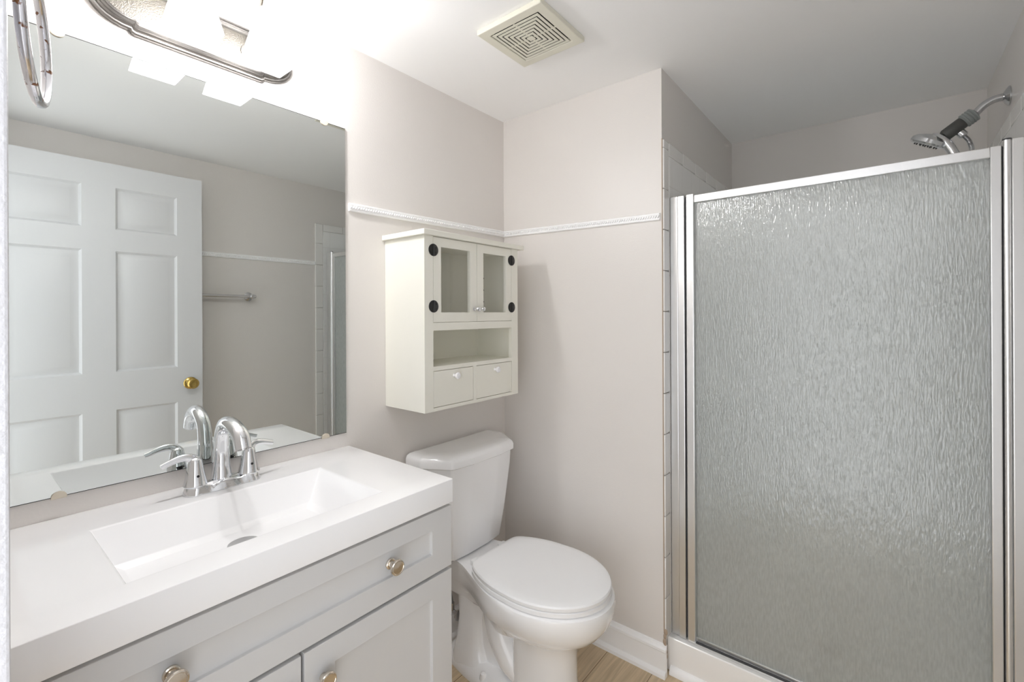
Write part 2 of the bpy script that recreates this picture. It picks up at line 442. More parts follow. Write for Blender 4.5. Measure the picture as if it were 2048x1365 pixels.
# aged caulk where baseboard, wall corner and shower base meet
bm = BM()
for i in range(9):
    z = 0.02 + i * 0.017
    sphere(bm, (W1 + 0.005 + random.uniform(-0.003, 0.004), -0.001 + random.uniform(-0.003, 0.002), z), 0.006, (1.0, 0.6, 1.9), 10, 6)
struct('trim_6', bm, M_caulk, 'brown stained caulk at the shower corner')
bm = BM(); box(bm, W1 - 0.0005, W1 + 0.0025, -0.0015, 0.0012, 0.15, ZT + 0.003)
struct('trim_7', bm, M_caulk, 'thin brown caulk line beside the edge tiles')

# ------------------------------------------------------------------ shower base
sb = thing('shower_pan', 'white acrylic shower pan with a raised front curb', 'shower pan', (1.2, 0.5, 0))
X0, X1 = W1 + 0.0005, WR - 0.0005
bm = BM()
T = lambda u, v, d: (u, v, 0.125 - d)
slab_cells(bm, [X0, X0 + 0.03, X1 - 0.03, X1], [0.028, 0.125, DS - 0.02, DS], {(1, 1)},
           [(0.004, 0.006), (0.02, 0.078), (0.05, 0.088)], T, 0.1245)
link('pan', bm, M_pan, sb, bevel=0.007, seg=3, angle=25)
link('curb_trim', loft(BM(), [[(x, 0.028 - p, q) for p, q in ((0, 0), (0.018, 0), (0.017, 0.010), (0.012, 0.018), (0.004, 0.024), (0, 0.026))] for x in (W1 + 0.014, X1)]), M_trim, sb)
bm = lathe(BM(), (1.206, 0.466, 0.037), (0, 0, 1), [(0, 0.045), (0.004, 0.045), (0.006, 0.040), (0.006, 0.0)], 28)
link('floor_drain', bm, M_drain, sb)['label'] = 'round brownish drain'

# ------------------------------------------------------------------ shower door and frame
sd = thing('shower_door', 'framed shower door of textured rain glass above the white curb', 'shower door', (1.2, 0.07, 0.135))
ZC = 0.1265; DT = 1.73
def bx(*a): return box(BM(), *a)
bm = BM(); box(bm, W1 + TT + 0.001, 0.784, 0.055, 0.095, ZC, DT + 0.006); box(bm, 0.785, 0.809, 0.050, 0.092, ZC, DT + 0.004)
link('wall_jamb', bm, M_alu, sd, bevel=0.002)['label'] = 'aluminium jamb against the left shower wall'
link('seal', bx(0.809, 0.817, 0.066, 0.08, ZC, DT), M_seal, sd)
link('stile', bx(0.817, 0.843, 0.046, 0.082, ZC - 0.012 + 0.0125, DT + 0.004), M_alu, sd, bevel=0.002)
link('stile', bx(1.584, 1.604, 0.05, 0.08, ZC + 0.02, DT), M_alu, sd, bevel=0.002)
link('rail', bx(0.843, 1.584, 0.052, 0.078, DT - 0.027, DT), M_alu, sd, bevel=0.002)['label'] = 'top rail'
link('rail', bx(0.843, 1.584, 0.058, 0.080, ZC + 0.006, ZC + 0.0185), M_alu, sd, bevel=0.0015)['label'] = 'bottom rail'
link('track', bx(0.817, 1.60, 0.044, 0.10, ZC - 0.001, ZC + 0.005), M_alu, sd, bevel=0.001)
link('track_seal', bx(0.845, 1.60, 0.046, 0.053, ZC + 0.005, ZC + 0.0085), M_seal, sd)
link('glass_pane', bx(0.845, 1.583, 0.062, 0.0675, ZC + 0.017, DT - 0.020), M_rain, sd)
bm = BM(); tube(bm, [(1.614, 0.056, ZC + 0.004), (1.614, 0.056, DT + 0.012)], 0.0075, 16, smooth=False)
link('pivot_rod', bm, M_alu, sd)
link('rod_cap', lathe(BM(), (1.614, 0.056, DT + 0.012), (0, 0, 1), [(0, 0.0085), (0.003, 0.0085), (0.004, 0.006), (0.004, 0)], 16), M_seal, sd)
link('seal', bx(1.604, 1.609, 0.062, 0.075, ZC + 0.005, DT), M_seal, sd)
bm = BM(); box(bm, 1.622, 1.643, 0.048, 0.092, ZC + 0.004, DT + 0.012); box(bm, 1.6435, WR - TT - 0.001, 0.055, 0.092, ZC + 0.004, DT + 0.012)
link('wall_jamb', bm, M_alu, sd, bevel=0.002)['label'] = 'aluminium jamb against the right shower wall'
link('sill_end', bx(1.60, WR - TT - 0.001, 0.044, 0.10, ZC - 0.001, ZC + 0.0055), M_alu, sd, bevel=0.001)

# ------------------------------------------------------------------ shower head
sh = thing('handheld_shower', 'chrome handheld shower on a curved arm above the glass door', 'shower', (WR, 0.545, 2.01))
YS = 0.55
link('escutcheon', lathe(BM(), (WR - 0.0005, 0.545, 2.01), (-1, 0, 0), [(0, 0.031), (0.003, 0.031), (0.010, 0.022), (0.016, 0.012), (0.016, 0)], 28), M_chrome_dull, sh)
link('arm', tube(BM(), [(WR - 0.004, 0.545, 2.01), (1.655, 0.545, 2.008), (1.632, 0.547, 1.997), (1.614, YS, 1.979), (1.604, YS, 1.968)], 0.0118, 16), M_chrome_dull, sh)
ax = Vector((1.526, YS, 1.912)) - Vector((1.612, YS, 1.977)); ln = ax.length; axn = ax.normalized()
o0 = Vector((1.612, YS, 1.977))
pr_ = [(0.0, 0.013)]
for i in range(4):
    t = 0.004 + i * 0.0085
    pr_ += [(t, 0.0215), (t + 0.002, 0.0245), (t + 0.0055, 0.0245), (t + 0.0075, 0.0215)]
pr_ += [(0.04, 0.018)]
link('swivel_collar', lathe(BM(), o0, axn, pr_, 24), M_grey, sh)['label'] = 'grey ribbed collar'
bm = lathe(BM(), o0 + axn * 0.038, axn, [(0, 0.0185), (0.003, 0.0205), (0.055, 0.0205), (0.060, 0.018), (0.060, 0)], 24)
link('holder', bm, M_dgrey, sh)['label'] = 'dark grey holder'
hd = Vector((1.492, YS - 0.005, 1.908)); hn = Vector((-0.47, 0.20, -0.86)).normalized()
bm = lathe(BM(), hd - hn * 0.024, hn, [(0, 0.012), (0.004, 0.026), (0.010, 0.042), (0.018, 0.050), (0.030, 0.0515), (0.036, 0.048), (0.038, 0.043), (0.036, 0.040), (0.036, 0)], 32)
head = link('spray_head', bm, M_chrome, sh)
bm = BM(); d_, a_, b_ = frame_axes(hn)
for k in range(22):
    rr = 0.033 if k < 14 else 0.018; t = 2 * PI * k / (14 if k < 14 else 8)
    lathe(bm, hd + hn * 0.012 + (a_ * math.cos(t) + b_ * math.sin(t)) * rr, hn, [(0, 0.0028), (0.005, 0.0022), (0.006, 0)], 8)
link('spray_nozzles', bm, M_dgrey, head)
link('handle', tube(BM(), [(1.500, YS - 0.004, 1.922), (1.525, YS - 0.006, 1.907), (1.548, YS - 0.006, 1.872), (1.572, YS - 0.006, 1.81), (1.585, YS - 0.006, 1.76)], [0.013, 0.0165, 0.0155, 0.0135, 0.012], 16), M_chrome, sh)
link('hose_nut', lathe(BM(), (1.572, YS + 0.004, 1.925), (0.55, 0, -0.75), [(0, 0.010), (0.004, 0.0135), (0.018, 0.0135), (0.022, 0.010), (0.022, 0)], 16), M_chrome_dull, sh)
hose = [(1.584, YS + 0.004, 1.908), (1.598, YS + 0.004, 1.88), (1.604, YS + 0.004, 1.82), (1.612, 0.62, 1.6), (1.62, 0.70, 1.40), (1.602, 0.74, 1.27), (1.575, 0.74, 1.22), (1.545, 0.73, 1.27), (1.548, 0.66, 1.42), (1.57, 0.58, 1.62), (1.586, YS - 0.006, 1.75)]
path = catmull(hose, 420)
bm = BM(); tube(bm, path, [0.0062 + 0.0011 * (i % 2) for i in range(420)], 8, smooth=False)
link('hose', bm, M_chrome_dull, sh)['label'] = 'ribbed metal hose'

# ------------------------------------------------------------------ mirror
MY0, MY1, MZ0, MZ1 = -1.562, -0.811, 0.924, 1.914
mr = thing('wall_mirror', 'large frameless mirror above the vanity, held by small clips', 'mirror', (0, -1.185, MZ0))
link('mirror_glass', bx(0.0005, 0.0055, MY0, MY1, MZ0, MZ1), M_mirror, mr, smooth=False)
for za, zb in ((MZ0 - 0.0012, MZ0 - 0.0001), (MZ1 + 0.0001, MZ1 + 0.0012)): link('mirror_edge', bx(0.0004, 0.0062, MY0, MY1, za, zb), M_dark, mr)

def clip(y, z, s):
    bm = BM()
    q = [(y + 0.0125 * math.cos(t), z + s * 0.011 * math.sin(t)) for t in [PI * k / 14 for k in range(15)]]
    q += [(y - 0.0125, z - s * 0.004), (y + 0.0125, z - s * 0.004)]
    loft(bm, [[(x, a, b) for a, b in q] for x in (0.0, 0.009)])
    o = link('clip', bm, M_clip, mr, bevel=0.001)
for y in (-1.485, -0.883):
    clip(y, MZ0 - 0.0005, 1); clip(y, MZ1 + 0.0005, -1)

# ------------------------------------------------------------------ vanity light
LY, LZ = -1.2125, 2.033
vl = thing('vanity_light', 'silver two-light vanity fixture with square frosted shades above the mirror', 'light fixture', (0, LY, LZ))
def plate_ring(ins, x):
    L, h, bul = 0.1415 - ins * 0.35, 0.066 - ins, 0.078 - ins * 0.9
    pts = []
    for s in (1, -1):
        # end: notch then arc
        hh = h - 0.008
        pts += [(s * L, -s * h)]
        pts += [(s * (L + 0.006), -s * h + s * 0.003)]
        for k in range(15):
            t = -PI / 2 + PI * k / 14
            pts.append((s * (L + 0.008 + bul * math.cos(t)), s * hh * math.sin(t)))
        pts += [(s * (L + 0.006), s * h - s * 0.003)]
        pts += [(s * L, s * h)]
    return [(x, LY + a, LZ + b) for a, b in pts]
bm = BM()
prof = [(0, 0.0005), (0, 0.010), (0.003, 0.013), (0.006, 0.013), (0.0075, 0.010), (0.009, 0.013), (0.012, 0.0155), (0.0135, 0.0135), (0.015, 0.016), (0.018, 0.018), (0.0195, 0.016), (0.021, 0.018), (0.024, 0.019), (0.026, 0.015)]
loft(bm, [plate_ring(i, x) for i, x in prof], cap1=True)
bp_ = link('backplate', bm, M_silver, vl, angle=25)
bm = BM(); loft(bm, [plate_ring(0.0262, 0.0145), plate_ring(0.0262, 0.0156)])
link('hammered_panel', bm, M_hammer, bp_)
for yc in (-1.278, -1.108):
    xc = 0.139
    link('arm', tube(BM(), [(0.016, yc, 2.030), (0.045, yc, 2.034), (0.075, yc, 2.065), (0.088, yc, 2.11), (0.105, yc, 2.147), (0.128, yc, 2.150), (xc, yc, 2.128), (xc, yc, 2.098)], 0.0052, 12, 40), M_nickel, vl)
    link('arm_rosette', lathe(BM(), (0.0156, yc, 2.030), (1, 0, 0), [(0, 0.020), (0.004, 0.020), (0.009, 0.012), (0.009, 0)], 24), M_silver, vl)
    link('socket_cup', lathe(BM(), (xc, yc, 2.103), (0, 0, -1), [(0, 0.007), (0.003, 0.012), (0.008, 0.021), (0.014, 0.026), (0.018, 0.0295), (0.036, 0.0295), (0.037, 0.027), (0.030, 0.026), (0.030, 0)], 28), M_chrome_dull, vl)
    def sq(h, z, r=0.006):
        return [(p.x, p.y, z) for p in round_poly([(xc - h, yc - h), (xc + h, yc - h), (xc + h, yc + h), (xc - h, yc + h)], r, 3)]
    oz = [(0.027, 2.071, 0.014), (0.0285, 2.063, 0.012), (0.032, 2.048, 0.009), (0.038, 2.02, 0.006), (0.0445, 1.99, 0.005), (0.0515, 1.957, 0.004)]
    rings = [sq(h, z, r) for h, z, r in oz] + [sq(h - 0.0025, z, r) for h, z, r in oz[::-1]]
    bm = BM(); loft(bm, rings, cap0=False, cap1=False)
    n = len(rings[0])
    link('shade', bm, M_shade, vl, angle=50)
    link('bulb', sphere(BM(), (xc, yc, 2.006), 0.024, (1, 1, 1.15), 16, 10), M_bulb, vl)

# ------------------------------------------------------------------ towel ring on the doorway wall
tr = thing('towel_ring', 'rust-spotted chrome towel ring hanging beside the doorway', 'towel ring', (0.635, YF, 1.70))
yaw = -0.226
u = Vector((math.cos(yaw), math.sin(yaw), 0)); w = Vector((-math.sin(yaw) * math.sin(-0.032), math.cos(yaw) * math.sin(-0.032), math.cos(-0.032)))
link('ring', torus(BM(), (0.62, -1.5725, 1.632), u, w, 0.075, 0.0055), M_rust, tr)
bm = lathe(BM(), (0.62, YF, 1.7095), (0, 1, 0), [(0, 0.026), (0.004, 0.026), (0.010, 0.016), (0.024, 0.010), (0.034, 0.011), (0.046, 0.012), (0.048, 0.008), (0.048, 0)], 24)
link('mount', bm, M_rust, tr)

# ------------------------------------------------------------------ open door (seen in the mirror) and towel bar
DX0, DX1, DY0, DY1, DZ0, DZ1 = 1.58, 1.615, -1.597, -0.735, 0.012, 2.052
bm = BM()
ys = [DY0, -1.480, -1.2275, -1.104, -0.8505, DY1]
zs = [DZ0, 0.20, 0.845, 1.031, 1.625, 1.732, 1.937, DZ1]
prof = [(0.004, 0.005), (0.010, 0.011), (0.013, 0.011), (0.040, 0.0025), (0.042, 0.002)]
cells = {(i, j) for i in (1, 3) for j in (1, 3, 5)}
slab_cells(bm, ys, zs, cells, prof, lambda a, b, d: (DX0 + d, a, b), 0.035)
M_door = add_bump(mat('white_door_paint', (0.70, 0.705, 0.715), 0.38), scale=(1, 1, 0.06), noise=260, strength=0.12, dist=0.0008)
door = link('door_1', bm, M_door, None, angle=20); door['kind'] = 'structure'; door['label'] = 'open white six-panel door with a brass knob'
KY, KZ = -0.793, 0.940
bm = BM()
lathe(bm, (DX0, KY, KZ), (-1, 0, 0), [(0, 0.032), (0.003, 0.032), (0.007, 0.027), (0.010, 0.014), (0.028, 0.012), (0.034, 0.020), (0.042, 0.0265), (0.052, 0.0275), (0.058, 0.022), (0.060, 0.010), (0.059, 0)], 28)
link('door_knob', bm, M_brass, door)['label'] = 'brass knob'
bm = BM()
lathe(bm, (DX1, KY, KZ), (1, 0, 0), [(0, 0.032), (0.003, 0.032), (0.007, 0.027), (0.010, 0.014), (0.028, 0.012), (0.034, 0.020), (0.042, 0.0265), (0.052, 0.0275), (0.058, 0.022), (0.060, 0.010), (0.059, 0)], 28)
link('door_knob', bm, M_brass, door)['label'] = 'brass knob'
link('latch_plate', bx(DX0 + 0.006, DX1 - 0.006, DY1, DY1 + 0.0015, KZ - 0.028, KZ + 0.028), M_brass, door)
for z in (0.25, 1.03, 1.82):
    bm = BM(); tube(bm, [(DX0 - 0.004, DY0 - 0.004, z - 0.045), (DX0 - 0.004, DY0 - 0.004, z + 0.045)], 0.006, 12, smooth=False)
    box(bm, DX0 - 0.002, DX0 + 0.03, DY0 - 0.0025, DY0, z - 0.045, z + 0.045)
    link('hinge', bm, M_brass, door)
tb = thing('towel_bar', 'chrome towel bar on the wall behind the open door', 'towel bar', (WR, -0.75, 1.42))
link('bar', tube(BM(), [(1.632, -1.02, 1.42), (1.632, -0.455, 1.42)], 0.0095, 14, smooth=False), M_chrome_dull, tb)
for y in (-1.02, -0.455):
    bm = lathe(BM(), (WR, y, 1.42), (-1, 0, 0), [(0, 0.026), (0.004, 0.026), (0.008, 0.020), (0.012, 0.022), (0.018, 0.012), (0.046, 0.010), (0.050, 0.013), (0.066, 0.013), (0.070, 0.008), (0.070, 0)], 24)
    sphere(bm, (1.632, y + (0.014 if y > -0.7 else -0.014), 1.42), 0.011)
    link('post', bm, M_chrome_dull, tb)

# ------------------------------------------------------------------ vanity
VF = 0.484; VY0, VY1 = -1.602, -0.797
vc = thing('vanity_cabinet', 'white shaker vanity cabinet under the sink top', 'vanity cabinet', (0.24, -1.2, 0))
bm = BM()
box(bm, 0.003, VF - 0.0195, VY1 - 0.018, VY1, 0, 0.8155); box(bm, 0.003, VF - 0.0195, VY0, VY0 + 0.018, 0, 0.8155)
box(bm, 0.003, VF - 0.0195, VY0 + 0.018, VY1 - 0.018, 0.10, 0.118); box(bm, VF - 0.08, VF - 0.065, VY0 + 0.018, VY1 - 0.018, 0, 0.10)
box(bm, VF - 0.0395, VF - 0.0195, VY0 + 0.018, VY1 - 0.018, 0.785, 0.8155); box(bm, VF - 0.0395, VF - 0.0195, VY0 + 0.018, VY1 - 0.018, 0.63, 0.66)
box(bm, VF - 0.0395, VF - 0.0195, -1.215, -1.180, 0.118, 0.63); box(bm, 0.003, 0.012, VY0 + 0.018, VY1 - 0.018, 0.118, 0.70)
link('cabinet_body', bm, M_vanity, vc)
def shaker(name, y0, y1, z0, z1, ry, rzt, rzb):
    bm = BM()
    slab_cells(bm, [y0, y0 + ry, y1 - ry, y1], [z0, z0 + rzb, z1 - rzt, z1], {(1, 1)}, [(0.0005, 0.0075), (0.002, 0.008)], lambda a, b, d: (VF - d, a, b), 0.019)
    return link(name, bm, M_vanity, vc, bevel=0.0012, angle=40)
def nickel_knob(y, z, parent):
    # round disc on a square-cut foot
    bm = BM()
    lathe(bm, (VF - 0.008, y, z), (1, 0, 0), [(0, 0.0125), (0.004, 0.0125), (0.0055, 0.0105), (0.0055, 0)], 24)
    lathe(bm, (VF - 0.0045, y, z), (1, 0, 0), [(0, 0.008), (0.004, 0.0075), (0.014, 0.0065), (0.018, 0.010), (0.0205, 0.0165), (0.0225, 0.0178), (0.0265, 0.0178), (0.0285, 0.0165), (0.0290, 0.0145), (0.0282, 0.0135), (0.0285, 0)], 32)
    link('knob', bm, M_nickel, parent, angle=30)['label'] = 'polished nickel knob'
dr = shaker('drawer', VY0, VY1, 0.6485, 0.806, 0.066, 0.046, 0.051)
nickel_knob(-0.985, 0.728, dr); nickel_knob(-1.409, 0.730, dr)
d1 = shaker('door', -1.193, VY1, 0.105, 0.640, 0.066, 0.053, 0.06); nickel_knob(-1.155, 0.573, d1)
d2 = shaker('door', VY0, -1.1995, 0.105, 0.640, 0.066, 0.053, 0.06); nickel_knob(-1.238, 0.573, d2)

vt = thing('vanity_sink', 'white sink top with a long rectangular basin on the vanity', 'sink', (0.24, -1.2, 0.816))
CD, CY0, CY1, CZ = 0.492, -1.6145, -0.7985, 0.877
bm = BM()
bx0, bx1, by0, by1 = 0.132, 0.424, -1.457, -0.968
us = [0.0005, bx0, bx1, CD]; vs_ = [CY0, by0, by1, CY1]
T = lambda a, b, d: (a, b, CZ - d)
# deck with the basin as nested rings; the right end of the basin slopes
G_ = {}
def gv(i, j):
    if (i, j) not in G_: G_[(i, j)] = bm.verts.new((us[i], vs_[j], CZ))
    return G_[(i, j)]
for i in range(3):
    for j in range(3):
        if (i, j) != (1, 1): bm.faces.new((gv(i, j), gv(i + 1, j), gv(i + 1, j + 1), gv(i, j + 1)))
prev = [gv(1, 1), gv(2, 1), gv(2, 2), gv(1, 2)]
#  rings: (x0, x1, y0, y1, z back, z front)
for x0_, x1_, y0_, y1_, z_ in ((bx0 + 0.003, bx1 - 0.003, by0 + 0.003, by1 - 0.003, CZ - 0.002), (bx0 + 0.040, bx1 - 0.016, by0 + 0.030, by1 - 0.052, 0.806), (bx0 + 0.055, bx1 - 0.03, by0 + 0.045, by1 - 0.068, 0.797), (0.232, 0.30, -1.26, -1.165, 0.792)):
    ring = [bm.verts.new((a, b, z_)) for a, b in ((x0_, y0_), (x1_, y0_), (x1_, y1_), (x0_, y1_))]
    for k in range(4): bm.faces.new((prev[k], prev[(k + 1) % 4], ring[(k + 1) % 4], ring[k]))
    prev = ring
bm.faces.new(prev)
bord = [gv(i, 0) for i in range(4)] + [gv(3, j) for j in (1, 2, 3)] + [gv(i, 3) for i in (2, 1, 0)] + [gv(0, j) for j in (2, 1)]
low = [bm.verts.new((v.co.x, v.co.y, 0.816)) for v in bord]
for k in range(12): bm.faces.new((bord[k], bord[(k + 1) % 12], low[(k + 1) % 12], low[k]))
li = [bm.verts.new((a, b, 0.816)) for a, b in ((0.03, CY0 + 0.03), (0.46, CY0 + 0.03), (0.46, CY1 - 0.03), (0.03, CY1 - 0.03))]
bi = [bm.verts.new((a, b, 0.785)) for a, b in ((0.10, by0 - 0.01), (0.44, by0 - 0.01), (0.44, by1 + 0.01), (0.10, by1 + 0.01))]
cor = [low[0], low[3], low[6], low[9]]
side = [[low[0], low[1], low[2], low[3]], [low[3], low[4], low[5], low[6]], [low[6], low[7], low[8], low[9]], [low[9], low[10], low[11], low[0]]]
for k in range(4):
    bm.faces.new(side[k] + [li[(k + 1) % 4], li[k]])
    bm.faces.new((li[k], li[(k + 1) % 4], bi[(k + 1) % 4], bi[k]))
bm.faces.new(bi)
link('sink_top', bm, M_marble, vt, bevel=0.0022, seg=3, angle=20)
bm = lathe(BM(), (0.25, -1.213, 0.7915), (0, 0, 1), [(0, 0.033), (0.0025, 0.033), (0.004, 0.030), (0.004, 0.0)], 30)
link('drain_cap', bm, M_brush_steel, vt)['label'] = 'grey metal drain'

# ------------------------------------------------------------------ faucet
FY, FXc = -1.195, 0.074
fa = thing('faucet', 'chrome two-handle arched faucet on the vanity top', 'faucet', (FXc, FY, CZ))
def stad(L, Wd, z, r):
    return [(p.x, p.y, z) for p in round_poly([(FXc - Wd, FY - L), (FXc + Wd, FY - L), (FXc + Wd, FY + L), (FXc - Wd, FY + L)], r, 8)]
def basering(s, Wd, z, dip):
    out = []
    for p in round_poly([(FXc - Wd, FY - s), (FXc + Wd, FY - s), (FXc + Wd, FY + s), (FXc - Wd, FY + s)], Wd, 10):
        out.append((p.x, p.y, z))
    return out
bm = BM()
n_ = 40; rings = []
for L, Wd, z in ((0.0865, 0.0295, CZ + 0.0003), (0.0865, 0.0295, CZ + 0.003), (0.0835, 0.0265, CZ + 0.012), (0.080, 0.0235, CZ + 0.021), (0.078, 0.022, CZ + 0.0225), (0.074, 0.018, CZ + 0.023)):
    ring = []
    for k in range(72):
        # stadium parametrised by angle with a waist between handles and spout
        t = 2 * PI * k / 72; sy = math.sin(t); sx = math.cos(t)
        y = L * (abs(sy) ** 0.75) * (1 if sy >= 0 else -1)
        yy = abs(y) / L
        lim = Wd * (math.sqrt(max(0.0, 1 - max(0.0, (yy - 0.66) / 0.34) ** 2)))
        waist = 1 - 0.10 * math.exp(-((yy - 0.42) / 0.14) ** 2)
        x = lim * waist * (abs(sx) ** 0.35 if yy < 0.66 else 1) * (1 if sx >= 0 else -1)
        dip = 0.006 * math.exp(-((yy - 0.40) / 0.16) ** 2) if z > CZ + 0.01 else 0
        ring.append((FXc + x, FY + y, z - dip))
    rings.append(ring)
loft(bm, rings)
link('base_plate', bm, M_chrome, fa, angle=50)
bm = BM()
tube(bm, [(FXc - 0.012, FY, CZ + 0.012), (FXc - 0.012, FY, CZ + 0.05), (FXc - 0.011, FY, CZ + 0.095), (FXc - 0.002, FY - 0.001, CZ + 0.138), (FXc + 0.026, FY - 0.003, CZ + 0.163), (FXc + 0.066, FY - 0.001, CZ + 0.163), (FXc + 0.101, FY + 0.003, CZ + 0.143), (FXc + 0.115, FY + 0.004, CZ + 0.112)],
     [0.0255, 0.0205, 0.0175, 0.0162, 0.0160, 0.0170, 0.0185, 0.0190], 24, 48, flat=(1, 1))
sp = link('spout', bm, M_chrome, fa)
link('aerator', lathe(BM(), (FXc + 0.1145, FY + 0.004, CZ + 0.1145), (0.25, 0, -0.97), [(0, 0.012), (0.004, 0.012), (0.004, 0)], 20), M_chrome_dull, sp)
link('lift_rod', lathe(BM(), (FXc - 0.034 + 0.008, FY, CZ + 0.018), (0, 0, 1), [(0, 0.003), (0.06, 0.003), (0.062, 0.006), (0.070, 0.006), (0.072, 0)], 12), M_chrome, fa)
for s in (-1, 1):
    yc = FY + s * 0.0605
    bm = lathe(BM(), (FXc, yc, CZ + 0.020), (0, 0, 1), [(0, 0.0255), (0.002, 0.0258), (0.004, 0.0245), (0.020, 0.0215), (0.040, 0.0175), (0.052, 0.0155), (0.060, 0.0140), (0.065, 0.0105), (0.068, 0.004), (0.068, 0)], 28)
    h = link('handle', bm, M_chrome, fa)
    bm = BM()
    dx = 0.0 if s < 0 else -0.016
    tube(bm, [(FXc, yc - s * 0.004, CZ + 0.062), (FXc, yc + s * 0.001, CZ + 0.079), (FXc + dx * 0.3, yc + s * 0.015, CZ + 0.0895), (FXc + dx * 0.6, yc + s * 0.036, CZ + 0.0895), (FXc + dx, yc + s * 0.068, CZ + 0.0795)],
         [0.0142, 0.0125, 0.0092, 0.0080, 0.0062], 16, 36, flat=(1, 0.62), up=(1, 0, 0))
    link('lever', bm, M_chrome, h)
    lathe_b = lathe(BM(), (FXc + 0.0205, yc, CZ + 0.045), (1, 0, 0), [(0, 0.003), (0.0008, 0.003), (0.0008, 0)], 10)
    link('set_screw', lathe_b, M_dark, h)

# ------------------------------------------------------------------ toilet
TY = -0.350
to = thing('toilet', 'white two-piece toilet with closed lid between vanity and wall', 'toilet', (0.35, TY, 0))
def outline(back, xm, hm, xt, z, smooth=True):
    pts = [(x, h, 0) for x, h in back] + [(xm, hm, 0)]
    if smooth:
        side = catmull(pts, 22)
    else:
        side = []
        for k in range(22):
            u_ = k / 21 * (len(pts) - 1); i = min(int(u_), len(pts) - 2); side.append(Vector(pts[i]).lerp(Vector(pts[i + 1]), u_ - i))
    for k in range(1, 16):
        t = PI / 2 * k / 16
        side.append(Vector((xm + (xt - xm) * math.sin(t), hm * math.cos(t), 0)))
    R_ = [(p.x, TY + p.y, z) for p in side] + [(xt, TY, z)] + [(p.x, TY - p.y, z) for p in side[::-1]]
    return R_
bk_top = [(0.055, 0.100), (0.12, 0.100), (0.18, 0.110), (0.25, 0.138), (0.33, 0.172), (0.39, 0.187)]
bk_mid = [(0.058, 0.097), (0.12, 0.096), (0.18, 0.103), (0.25, 0.128), (0.33, 0.165), (0.39, 0.182)]
bk_b = [(0.075, 0.085), (0.12, 0.080), (0.18, 0.080), (0.25, 0.092), (0.33, 0.125), (0.39, 0.150)]
bk_c = [(0.10, 0.070), (0.14, 0.072), (0.19, 0.074), (0.25, 0.074), (0.33, 0.074), (0.395, 0.085)]
bk_d = [(0.12, 0.054), (0.15, 0.054), (0.19, 0.054), (0.26, 0.052), (0.36, 0.052), (0.405, 0.090)]
bm = BM()
loft(bm, [outline(bk_top, 0.47, 0.186, 0.700, 0.4005), outline(bk_top, 0.47, 0.194, 0.710, 0.396), outline(bk_top, 0.47, 0.196, 0.713, 0.385),
          outline(bk_mid, 0.47, 0.192, 0.710, 0.355), outline(bk_mid, 0.47, 0.180, 0.697, 0.322), outline(bk_b, 0.47, 0.155, 0.670, 0.288),
          outline(bk_b, 0.47, 0.130, 0.640, 0.266), outline(bk_c, 0.47, 0.108, 0.612, 0.252), outline(bk_d, 0.47, 0.097, 0.592, 0.235),
          outline(bk_d, 0.46, 0.093, 0.583, 0.18), outline(bk_d, 0.46, 0.095, 0.583, 0.10), outline(bk_d, 0.46, 0.102, 0.592, 0.03), outline(bk_d, 0.46, 0.104, 0.594, 0.001)][::-1])
# trapway bulges and foot
for s in (-1, 1):
    tube(bm, [(0.27, TY + s * 0.034, 0.33), (0.285, TY + s * 0.040, 0.26), (0.315, TY + s * 0.045, 0.18), (0.365, TY + s * 0.047, 0.11), (0.43, TY + s * 0.045, 0.06)],
         [0.040, 0.050, 0.053, 0.050, 0.036], 22, 48)
leg = lambda x0, x1, h, z: [(p.x, TY + p.y, z) for p in round_poly([(x0, -h), (x1, -h), (x1, h), (x0, h)], min(h, (x1 - x0) / 2) * 0.8, 6)]
loft(bm, [leg(0.075, 0.285, 0.100, 0.02), leg(0.085, 0.255, 0.092, 0.05), leg(0.098, 0.235, 0.082, 0.10), leg(0.105, 0.23, 0.076, 0.18), leg(0.095, 0.24, 0.078, 0.27), leg(0.075, 0.27, 0.088, 0.34), leg(0.065, 0.29, 0.094, 0.385)])
fo = [(0.05, 0.055), (0.07, 0.088), (0.12, 0.098), (0.20, 0.112), (0.30, 0.118), (0.40, 0.118)]
fo2 = [(x + 0.004, h - 0.006) for x, h in fo]; fo3 = [(x + 0.02, h - 0.035) for x, h in fo]
loft(bm, [outline(fo, 0.46, 0.116, 0.602, 0.0005), outline(fo, 0.46, 0.116, 0.602, 0.014), outline(fo2, 0.46, 0.108, 0.594, 0.026), outline(fo3, 0.46, 0.085, 0.57, 0.05)])
link('bowl', bm, M_porc, to, angle=50)
for s in (-1, 1):
    link('bolt_cap', lathe(BM(), (0.272, TY + s * 0.098, 0.020), (0, 0, 1), [(0, 0.014), (0.016, 0.0125), (0.026, 0.010), (0.030, 0.005), (0.031, 0)], 18), M_porc, to)
# seat and lid
def egg(z, g=0.0):
    bk = [(0.236 + g * 0 , 0.095 - g), (0.245, 0.128 - g), (0.28, 0.152 - g), (0.33, 0.172 - g), (0.39, 0.185 - g)]
    bk = [(x + g * 0.6, h) for x, h in bk]
    return outline(bk, 0.47, 0.190 - g, 0.703 - g, z)
link('seat', loft(BM(), [egg(0.402, 0.006), egg(0.404, 0.002), egg(0.416, 0.002), egg(0.418, 0.005)]), M_seat, to)
link('lid', loft(BM(), [egg(0.4195, 0.006), egg(0.421, 0.003), egg(0.431, 0.002), egg(0.436, 0.005), egg(0.4385, 0.012), egg(0.440, 0.03), egg(0.4407, 0.07)]), M_seat, to)
for s in (-1, 1):
    link('hinge', bx(0.205, 0.25, TY + s * 0.075 - 0.018, TY + s * 0.075 + 0.018, 0.4005, 0.420), M_seat, to, bevel=0.004, seg=3)
